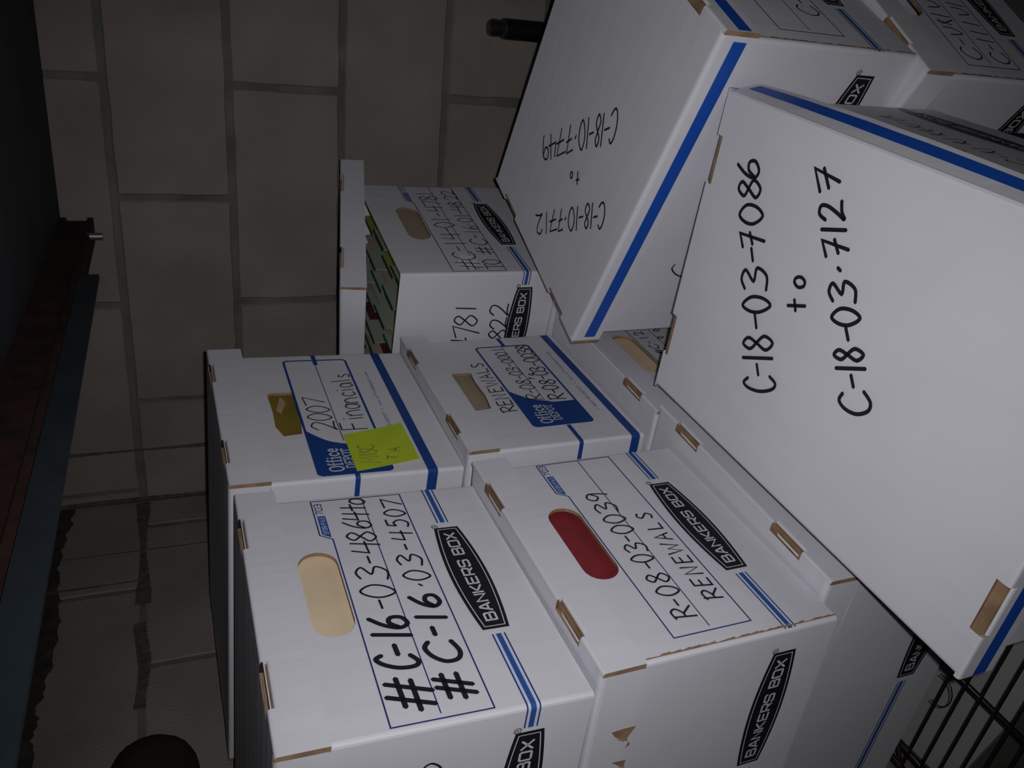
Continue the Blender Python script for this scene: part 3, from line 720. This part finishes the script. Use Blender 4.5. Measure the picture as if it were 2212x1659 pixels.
def block_wall(name, origin, ax, out, u0, u1, ujoint, rec=0.0045):
    """Courses of 16 x 8 inch blocks standing proud of recessed mortar."""
    o = Vector(origin)
    ax, out = Vector(ax), Vector(out)
    up = Vector((0, 0, 1))
    mb = MB()
    P = lambda u, z, d: o + ax * u + up * z + out * d
    mb.poly([P(u0, 0, -rec), P(u1, 0, -rec), P(u1, CH + 0.03, -rec), P(u0, CH + 0.03, -rec)], 'mortar')
    # wall thickness behind
    mb.poly([P(u0, 0, -0.15), P(u1, 0, -0.15), P(u1, CH + 0.03, -0.15), P(u0, CH + 0.03, -0.15)], 'block')
    for a in (u0, u1):
        mb.poly([P(a, 0, -0.15), P(a, 0, -rec), P(a, CH + 0.03, -rec), P(a, CH + 0.03, -0.15)], 'block')
    mb.poly([P(u0, CH + 0.03, -rec), P(u1, CH + 0.03, -rec), P(u1, CH + 0.03, -0.15), P(u0, CH + 0.03, -0.15)], 'block')
    rnd = random.Random(4)
    g = 0.0052
    for k in range(-2, 7):
        zt, zb = min(Z0 - 0.2032 * k, CH + 0.02), max(0.0, Z0 - 0.2032 * (k + 1))
        if zt - zb < 0.03:
            continue
        off = ujoint + (0.2032 if k % 2 else 0)
        j0 = math.floor((u0 - off) / 0.4064)
        for j in range(j0, j0 + 12):
            a, b = max(u0, off + j * 0.4064), min(u1, off + (j + 1) * 0.4064)
            if b - a < 0.03:
                continue
            a, b, lo, hi = a + g, b - g, zb + g * (zb > 0), zt - g
            a += rnd.uniform(-.0015, .0015)
            b += rnd.uniform(-.0015, .0015)
            # ragged arrises
            nu, nz = max(4, int((b - a) / 0.03)), 6
            ring0, ring1 = [], []
            def edge(p, q, n):
                return [(p[0] + (q[0] - p[0]) * t / n, p[1] + (q[1] - p[1]) * t / n) for t in range(n)]
            c = edge((a, lo), (b, lo), nu) + edge((b, lo), (b, hi), nz) + edge((b, hi), (a, hi), nu) + edge((a, hi), (a, lo), nz)
            cu, cz = (a + b) / 2, (lo + hi) / 2
            for (u, z) in c:
                ju, jz = rnd.uniform(-.0012, .0012), rnd.uniform(-.0012, .0012)
                ring0.append(P(u + ju, z + jz, -rec))
                iu = 0.0028 * (1 if u < cu else -1)
                iz = 0.0028 * (1 if z < cz else -1)
                ring1.append(P(u + ju + (iu if min(abs(u - a), abs(u - b)) < 1e-6 else 0), z + jz + (iz if min(abs(z - lo), abs(z - hi)) < 1e-6 else 0), 0.0))
            mb.strip([ring0, ring1], 'block', True)
            mb.poly(ring1, 'block')
    return tag(mb.build(name), kind='structure')

block_wall('wall_back', (0, YW, 0), (1, 0, 0), (0, -1, 0), -0.02, 2.1, X0 - 0.4064 * 2)
block_wall('wall_left', (0, 0, 0), (0, 1, 0), (1, 0, 0), -0.3, YW, 1.143 - 0.4064 * 4, 0.0016)

mb = MB()
mb.box((-0.2, -0.6, -0.06), (2.1, YW + 0.1, 0), 'floor')
tag(mb.build('floor'), kind='structure')
mb = MB()
mb.box((0.556, -0.3, CZ), (2.1, YW + 0.02, CH + 0.06), 'ceil')
mb.box((-0.15, -0.3, CH), (0.556, YW + 0.02, CH + 0.06), 'ceil')
tag(mb.build('ceiling'), kind='structure')

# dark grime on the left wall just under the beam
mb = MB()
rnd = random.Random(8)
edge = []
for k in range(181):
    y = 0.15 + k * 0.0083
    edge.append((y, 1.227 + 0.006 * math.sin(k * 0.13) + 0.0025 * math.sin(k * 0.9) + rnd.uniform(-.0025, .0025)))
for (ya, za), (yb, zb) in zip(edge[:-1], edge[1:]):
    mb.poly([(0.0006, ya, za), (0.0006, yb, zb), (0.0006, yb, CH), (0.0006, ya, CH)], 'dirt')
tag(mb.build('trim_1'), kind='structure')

# grime in the corner and along the cut half block beside it
mb = MB()
def smear(P, z0, z1, w, seed):
    rnd = random.Random(seed)
    n = 60
    L = [w * (.6 + .25 * math.sin(k * .11 + seed) + rnd.uniform(-.07, .07)) for k in range(n + 1)]
    R = [w * (.6 + .25 * math.sin(k * .09 + 2 * seed) + rnd.uniform(-.07, .07)) for k in range(n + 1)]
    for k in range(n):
        za, zb = z0 + (z1 - z0) * k / n, z0 + (z1 - z0) * (k + 1) / n
        mb.poly([P(-L[k], za), P(R[k], za), P(R[k + 1], zb), P(-L[k + 1], zb)], 'grime')
smear(lambda u, z: (0.118 + u, YW - 0.0006, z), 0.88, 1.30, 0.007, 1)
smear(lambda u, z: (max(0.001, u), YW - 0.0007, z), 0.80, 1.30, 0.010, 2)
smear(lambda u, z: (0.0007, YW - 0.001 - max(0.0, u), z), 0.80, 1.30, 0.010, 3)
smear(lambda u, z: (0.0007, 1.371 + u, z), 1.10, 1.30, 0.0035, 5)
smear(lambda u, z: (0.0007, 1.466 + u, z), 0.95, 1.30, 0.0022, 6)
for k, ya, yb in ((0, 1.30, 1.64), (0, 1.05, 1.25)):
    smear(lambda u, z: (0.0009, z, Z0 + u), ya, yb, 0.016, 7 + int(ya * 10))
tag(mb.build('trim_2'), kind='structure')

# rusty steel beam under the ceiling, with its hanging plate and bolt
beam = thing('steel_beam', 'rusty brown steel beam running under the dark low ceiling', 'beam', (0.596, YW, CZ))
bm_ = MB()
xa, xb, zb_, zt_ = -0.040, 0.0, -0.053, 0.0
sec = [(xb, zt_), (xb, zt_ - 0.009), (xb - 0.006, zt_ - 0.011), (xb - 0.006, zb_ + 0.012), (xb, zb_ + 0.009), (xb, zb_), (xa, zb_), (xa, zt_)]
rows = []
for k in range(41):
    y = -0.004 - (YW + 0.25) * k / 40
    rows.append([(p[0], y, p[1]) for p in sec])
bm_.strip(rows, 'rust', True)
bm_.poly(rows[0], 'rust')
bm_.poly(rows[-1][::-1], 'rust')
bm_.build('channel', beam)
pm = MB()
pm.box((-0.006, -YW - 0.2, -0.0785), (0.0, 1.296 - YW, zb_ + 0.0005), 'steel')
pm.box((-0.030, -YW - 0.2, zb_ - 0.006), (-0.006, 1.29 - YW, zb_ + 0.0005), 'steel')
tag(pm.build('hanging_plate', beam), 'blue-grey steel plate hanging below the rusty beam')
bt = MB()
tube(bt, [(-0.004, 1.53 - YW, zb_ + 0.004), (-0.004, 1.53 - YW, zb_ - 0.020)], 0.0058, 'bolt', 12)
for k in range(6):
    z = zb_ - 0.003 - k * 0.0028
    tube(bt, [(-0.004, 1.53 - YW, z), (-0.004, 1.53 - YW, z - 0.0012)], 0.0064, 'bolt', 12)
bt.build('bolt', beam)

# dark wrapped pipe end fixed along the left wall
pipe = thing('wrapped_pipe', 'dark brown wrapped pipe with a rounded end along the left wall above the boxes', 'pipe', (0.058, 0.352, 1.073))
pb = MB()
prof = [(0.0, 0.050), (0.40, 0.050), (0.452, 0.049), (0.458, 0.051), (0.47, 0.054), (0.50, 0.056), (0.52, 0.054), (0.535, 0.048), (0.548, 0.036), (0.556, 0.020), (0.559, 0.004)]
tube(pb, [(0, y, 0) for y, r in prof], [r for y, r in prof], 'sack', 20)
pb.build('wrapping', pipe, smooth=True)
pb = MB()
pb.box((-0.058, 0.10, -0.02), (-0.02, 0.14, 0.02), 'bolt')
tube(pb, [(0, 0.10, 0), (0, 0.14, 0)], 0.053, 'bolt', 20)
pb.build('wall_bracket', pipe)

# ------------------------------------------------------------------ wire shelf
def wire_shelf(label, x0, x1, y0, y1, z, yaw, pivot, skips=(), step=0.0203, first=None, bars=()):
    t = thing('wire_shelf', label, 'shelf', (pivot[0], pivot[1], 0), (0, 0, yaw), 'black wire shelves under the boxes')
    px, py = pivot
    L = lambda x, y: (x - px, y - py)
    rw = 0.0017
    y = first if first else y0 + 0.01
    while y > y0 + 0.012:
        y -= step
    ys = []
    while y < y1 - 0.005:
        ys.append(y)
        y += step
    for yy in ys:
        mb = MB()
        a, b = L(x0, yy), L(x1, yy)
        tube(mb, [(a[0], a[1], z - rw), (b[0], b[1], z - rw)], rw, 'wire', 6)
        mb.build('wire', t, smooth=True)
    for xx in bars:
        mb = MB()
        a, b = L(xx, y0), L(xx, y1)
        tube(mb, [(a[0], a[1], z - 2 * rw - 0.003), (b[0], b[1], z - 2 * rw - 0.003)], 0.0034, 'wire', 8)
        mb.build('support_bar', t, smooth=True)
    for xx in (x0, x0 + 0.027, x1):
        mb = MB()
        a, b = L(xx, y0), L(xx, y1)
        tube(mb, [(a[0], a[1], z - 2 * rw - 0.002), (b[0], b[1], z - 2 * rw - 0.002)], 0.0036, 'wire', 8)
        if xx == x0:
            k = 0
            while y0 + k * 0.045 < y1 - 0.03:
                p, q = L(x0, y0 + k * 0.045), L(x0 + 0.027, y0 + k * 0.045 + 0.02)
                tube(mb, [(p[0], p[1], z - 0.005), (q[0], q[1], z - 0.005)], 0.0022, 'rust', 6)
                k += 1
        mb.build('rail', t, smooth=True)
    for xx, yy in ((x0 + 0.012, y0 + 0.01), (x1 - 0.012, y0 + 0.01), (x0 + 0.012, y1 - 0.01), (x1 - 0.012, y1 - 0.01)):
        mb = MB()
        a = L(xx, yy)
        tube(mb, [(a[0], a[1], 0), (a[0], a[1], z - 0.007)], 0.011, 'wire', 12)
        mb.build('leg', t, smooth=True)
    return t

wire_shelf('black wire shelf with rusty rail holding the lowest box at the lower right corner', 0.166, 0.90, 0.36, 0.76, 0.2008, -0.1, (0.335, 0.494), first=0.494, bars=(0.337, 0.62))
wire_shelf('black wire shelf further back beneath the middle stack', 0.166, 0.585, 0.80, 1.50, 0.1895, -0.06, (0.335, 1.0), bars=(0.337,))

loopm = MB()
cx, cy, cz = 0.309, 0.511, 0.205
pts = []
for k in range(15):
    a = math.radians(-105 + 210 * k / 14)
    pts.append((0.334 - 0.026 + 0.020 * math.sin(a), 0.499 - 0.018 * math.cos(a), 0.2012 + 0.001))
tube(loopm, pts, 0.0008, 'wire', 6)
tag(loopm.build('wire_loop', smooth=True), 'thin black wire loop lying on the wire shelf', 'wire')

sh = MB()
rows = []
for k in range(13):
    x = 0.02 + 0.53 * k / 12
    y0 = 0.540 - (x - 0.079) * 0.235
    rows.append([(x, y0, 0.0), (x, y0, 0.006 + 0.001 * math.sin(k)), (x, 0.725, 0.006), (x, 0.725, 0.0)])
sh.strip(rows, 'sheet', True)
sh.poly(rows[0], 'sheet')
sh.poly(rows[-1][::-1], 'sheet')
tag(sh.build('cardboard_sheet'), 'pale flat sheet of cardboard on the floor below the wire shelf', 'cardboard')

post = thing('shelf_post', 'black round shelf post with worn chrome cap standing by the block wall', 'post', (0.972, 1.57, 0))
pm = MB()
tube(pm, [(0, 0, 0), (0, 0, 0.405)], 0.0185, 'wire', 24)
pm.build('post_tube', post, smooth=False)
pm = MB()
tube(pm, [(0, 0, 0.405), (0, 0, 0.409), (0, 0, 0.411), (0, 0, 0.421), (0, 0, 0.423), (0, 0, 0.431), (0, 0, 0.436)], [0.0185, 0.0178, 0.0150, 0.0150, 0.0156, 0.0152, 0.0115], 'chrome', 24)
tag(pm.build('cap', post, smooth=False), 'worn chrome cap')

# ------------------------------------------------------------------ the boxes
STACK = 'white file boxes stacked along the left wall'
def S_arc(root, body, PF, PS, W, D, H):
    mb = MB()
    ribbon(mb, PS, crom([(-.0449, .1432), (-.0413, .1398), (-.0405, .1353), (-.0452, .1293), (-.0512, .1267), (-.060, .128)], 5), 0.002, 'ink')
    mb.build('handwriting', body, weld=False)

b1 = ((0.4907, 0.6096, 0.7092), (-0.004, 0.033, -0.044), 0.3195, 0.4275, 0.2513, 0.0392)
b2 = ((0.4977, 0.9874, 0.6965), (0.0105, 0.0324, -0.0943), 0.3091, 0.4275, 0.2675, 0.0446)
b3 = ((0.5083, 0.6151, 0.4509), (0.009, -0.012, -0.0651), 0.3117, 0.4275, 0.2496, 0.0404)
b4 = ((0.5165, 0.9868, 0.4484), (0.0047, -0.0103, -0.0746), 0.3132, 0.4275, 0.2406, 0.0388)
b5 = ((0.6675, 1.299, 0.4429), (0.0008, 0.0028, -0.2218), 0.3159, 0.4275, 0.2564, 0.0394)
bA = ((0.7257, 0.3174, 0.2031), (0.0025, 0.0326, -1.6888), 0.3244, 0.4335, 0.2663, 0.0363)
bB = ((1.0645, 0.8677, 0.2623), (0.0332, 0.0208, -0.4887), 0.3187, 0.4246, 0.2568, 0.0405)
bC = ((1.0600, 0.8520, 0.0005), (0, 0, -0.5743), 0.3168, 0.4275, 0.2500, 0.0369)
t1 = ((0.5306, 0.6478, 0.2015), (0, 0, -0.1038), 0.3168, 0.4275, 0.2380, 0.039)
t2 = ((0.5511, 0.9812, 0.1900), (0, 0, -0.0954), 0.3144, 0.4275, 0.2470, 0.0386)
t5 = ((0.655, 1.300, 0.1898), (0, 0, -0.2218), 0.3159, 0.4275, 0.2465, 0.0394)
l5 = ((0.6665, 1.2782, 0.4955), (-0.1738, -0.08, -0.4091), 0.3177, 0.4275, 0.2561, 0.039)

def scribble(fc, rows, seed):
    """Marker lines too oblique or dim in the photograph to read beyond their opening letter."""
    def add(root, body, PF, PS, W, D, H):
        pl = PF if fc == 'F' else Plane((0, W / 2, 0), (-1, 0, 0), (0, 0, 1), (0, 1, 0))
        rnd = random.Random(seed)
        for a, b, h, ln in rows:
            if fc == 'N':
                a = a - ln
            mb = MB()
            glyph(mb, pl, HAND, 'C', (a + h * .4, b), (0, h), (h * .85, 0), 0.002, 'ink', 0.0007)
            glyph(mb, pl, HAND, '-', (a + h * 1.15, b), (0, h), (h * .4, 0), 0.002, 'ink', 0.0007)
            x = a + h * 1.6
            while x < a + ln:
                k = rnd.choice('lleu')
                w = h * rnd.uniform(.35, .6)
                p = {'l': [(x, b), (x + w * .3, b + h)], 'e': [(x, b + h * .3), (x + w * .7, b + h * .9), (x + w * .2, b + h * .7), (x + w, b)], 'u': [(x, b + h * .8), (x + w * .2, b + h * .1), (x + w * .8, b + h * .3), (x + w, b + h * .9)]}[k]
                ribbon(mb, pl, crom(p, 5), 0.002, 'ink', 0.0007)
                x += w + h * .18
            mb.build('handwriting', body, weld=False)
    return add

file_box('1', 'white file box marked #C-16-03-4864 in broad marker, topmost of the front left stack', *b1, extra=S_arc)
def b2_extra(root, body, PF, PS, W, D, H):
    shop_label(0.1735, 0.0865, -0.147, 0.136, None)(root, body, PF, PS, W, D, H)
file_box('2', 'white file box marked 2007 Financials with a yellow sticky note on its front', *b2, style='ruled', extra=b2_extra)
file_box('3', 'white file box marked R-08-03-0039 RENEWALS with a red folder behind its hand hole', *b3, worn=True,
         tear=[[(-.0669, .2345), (-.0658, .2218), (-.0665, .2098), (-.0795, .2166), (-.0807, .2162), (-.0892, .2120), (-.0935, .2167), (-.0830, .2202), (-.0739, .2299)],
               [(-.1081, .2271), (-.1093, .2124), (-.1149, .2130), (-.1212, .2125), (-.1127, .2216)]])
file_box('4', 'white file box marked RENEWALS R-08-03-0001 on a blue printed label, behind the front stack', *b4, style='ruled', extra=shop_label(0.1385, 0.0525, -0.112, 0.124, None))
def b5_extra(root, body, PF, PS, W, D, H):
    mb = MB()
    mb.poly([PF.p(a, b, 0.0005) for a, b in ((-.1388, .1650), (-.1004, .1474), (-.1049, .1298), (-.1359, .1261), (-.1470, .1400))], 'fluid')
    mb.build('correction_patch', body, weld=False)
file_box('5', 'open white file box marked #C-14-01-4781 with green-tabbed files showing under its raised lid', *b5, lid=False, extra=b5_extra)
file_box('A', 'white blue-striped file box marked C-18-03-7086 to C-18-03-7127 on its lid, nearest the camera', *bA, stripe=0.0145, flare=0.011, extra=scribble('N', [(0.40, 0.150, 0.023, 0.15), (0.385, 0.108, 0.022, 0.17)], 4))
file_box('B', 'white blue-striped file box marked C-18-10-7712 to C-18-10-7749 on its lid, by the block wall', *bB, stripe=0.0155, worn=True, extra=scribble('F', [(-0.10, 0.094, 0.026, 0.18)], 6))
file_box('C', 'white file box with scribbled end panel directly under the box marked C-18-10-7712', *bC, worn=True, extra=scribble('F', [(-0.125, 0.134, 0.028, 0.20), (-0.128, 0.092, 0.026, 0.21)], 9))
file_box('T1', 'white file box at the bottom of the front left stack, resting on the wire shelf', *t1)
file_box('T2', 'white file box with a cream folder in its hand hole, beneath the box marked R-08-03-0001', *t2)
file_box('T5', 'plain white file box beneath the open box of files, nearly hidden', *t5)

# the loose lid lying tilted on the open box of files
lroot = thing('box_lid', 'white box lid lying tilted on top of the open box of files', 'lid', l5[0], l5[1])
lid_mesh(l5[2], l5[3], l5[4], l5[5]).build('lid_shell', lroot)

# yellow note stuck on the second box
m2 = world_of(b2[0], b2[1])
note = thing('sticky_note', 'yellow-green sticky note reading MISC TA on the box marked 2007 Financials', 'note', m2 @ Vector((0.0012, -0.1, 0.09)), b2[1])
nb = MB()
pn = Plane((0, 0.1, -0.09), (0, 1, 0), (0, 0, 1), (1, 0, 0))
qa = [(-0.0655, 0.1295), (-0.0505, 0.0515), (-0.1335, 0.0505), (-0.1455, 0.1295)]
rows = []
for k in range(7):
    t = k / 6
    a0 = (qa[0][0] + (qa[1][0] - qa[0][0]) * t, qa[0][1] + (qa[1][1] - qa[0][1]) * t)
    a1 = (qa[3][0] + (qa[2][0] - qa[3][0]) * t, qa[3][1] + (qa[2][1] - qa[3][1]) * t)
    h = 0.0002 + 0.0022 * t * t
    rows.append([pn.p(*a0, h), pn.p(*a1, h), pn.p(*a1, h + 0.00025), pn.p(*a0, h + 0.00025)])
nb.strip(rows, 'note', True)
nb.poly(rows[0][::-1], 'note')
nb.poly(rows[-1], 'note')
paper = nb.build('paper', note)
pm2 = Plane(pn.o + pn.n * 0.0026, pn.r, pn.u, pn.n)
handwriting(paper, pm2, HW['2F'][2:], seed=3, mat='pen')

# card folders standing behind the hand holes
folder_in(*b1[:5], 'cream', 'cream folder filling the hand hole of the box marked #C-16-03-4864')
folder_in(*b3[:5], 'red', 'dark red folder filling the hand hole of the box marked R-08-03-0039')
def gold_extra(t):
    mb = MB()
    mb.poly([(0.0045, 0.003, 0.174), (0.0045, 0.043, 0.176), (0.0045, 0.047, 0.184), (0.0055, 0.022, 0.190)], 'gold')
    mb.poly([(0.006, 0.012, 0.196), (0.006, 0.047, 0.186), (0.0055, 0.03, 0.181), (0.0045, 0.006, 0.190)], 'manila')
    tag(mb.build('torn_flap', t), 'lighter torn paper flap')
folder_in(*b2[:5], 'gold', 'gold-brown paper seen through the torn hand hole of the box marked 2007 Financials', extra=gold_extra)
folder_in(*b4[:5], 'tan', 'grey-tan card seen through the hand hole of the box marked RENEWALS R-08-03-0001')
folder_in(*b5[:5], 'tan', 'brown card seen through the hand hole of the open box of files')
folder_in(*t2[:5], 'cream', 'cream folder seen in the half hidden hand hole below the box marked RENEWALS R-08-03-0001')

# hanging files in the open box
m5 = world_of(b5[0], b5[1])
rnd = random.Random(12)
FILES = 'green-tabbed files standing in the open box'
specs = [('manila', 'tabgreen'), ('manila', 'lime'), ('tan', 'tabgreen'), ('manila', 'tabgreen'), ('tabgreen', 'tabgreen'), ('manila', 'tabgreen'), ('maroon', 'tabgreen'), ('tan', 'tabgreen'),
         ('manila', 'lime'), ('maroon', 'tabgreen'), ('manila', 'tabgreen'), ('lime', 'tabgreen'), ('maroon', 'tabgreen'), ('manila', 'tabgreen')]
for i, (c1, c2) in enumerate(specs):
    dx = 0.022 + i * 0.0285
    lean = rnd.uniform(0.02, 0.07)
    h = 0.226 + rnd.uniform(-.008, .012)
    f = thing('hanging_file', 'hanging file with a label tab standing in the open box under the tilted lid', 'folder', m5 @ Vector((-dx, 0, BT)), b5[1], FILES)
    w = b5[2] / 2 - 0.010
    mb = MB()
    mb.poly([(0, -w, 0.001), (0, w, 0.001), (-lean * h, w, h), (-lean * h, -w, h)], c1)
    mb.poly([(-0.006, -w, 0.001), (-0.006, w, 0.001), (-lean * h - 0.001, w, h + .004), (-lean * h - 0.001, -w, h + .004)], c1)
    for yv in (-w, w):
        mb.poly([(0, yv, 0.001), (-0.006, yv, 0.001), (-lean * h - .001, yv, h + .004), (-lean * h, yv, h)], c1)
    mb.poly([(0, -w, 0.001), (0, w, 0.001), (-0.006, w, 0.001), (-0.006, -w, 0.001)], c1)
    cover = mb.build('cover', f)
    for q in range(2):
        yc = -0.118 + 0.085 * ((i + q * 1.6) % 3.1) + rnd.uniform(-.01, .01)
        x = -lean * h + 0.0012
        mb = MB()
        mb.box((x - 0.001, yc - 0.036, h - 0.016), (x + 0.0006, yc + 0.036, h + 0.0135), c2)
        tb = mb.build('label_tab', f)
        mb = MB()
        mb.box((x - 0.0016, yc - 0.037, h + 0.0130), (x + 0.0008, yc + 0.037, h + 0.0150), 'green')
        tag(mb.build('tab_edge', tb), 'dark green tab edge')
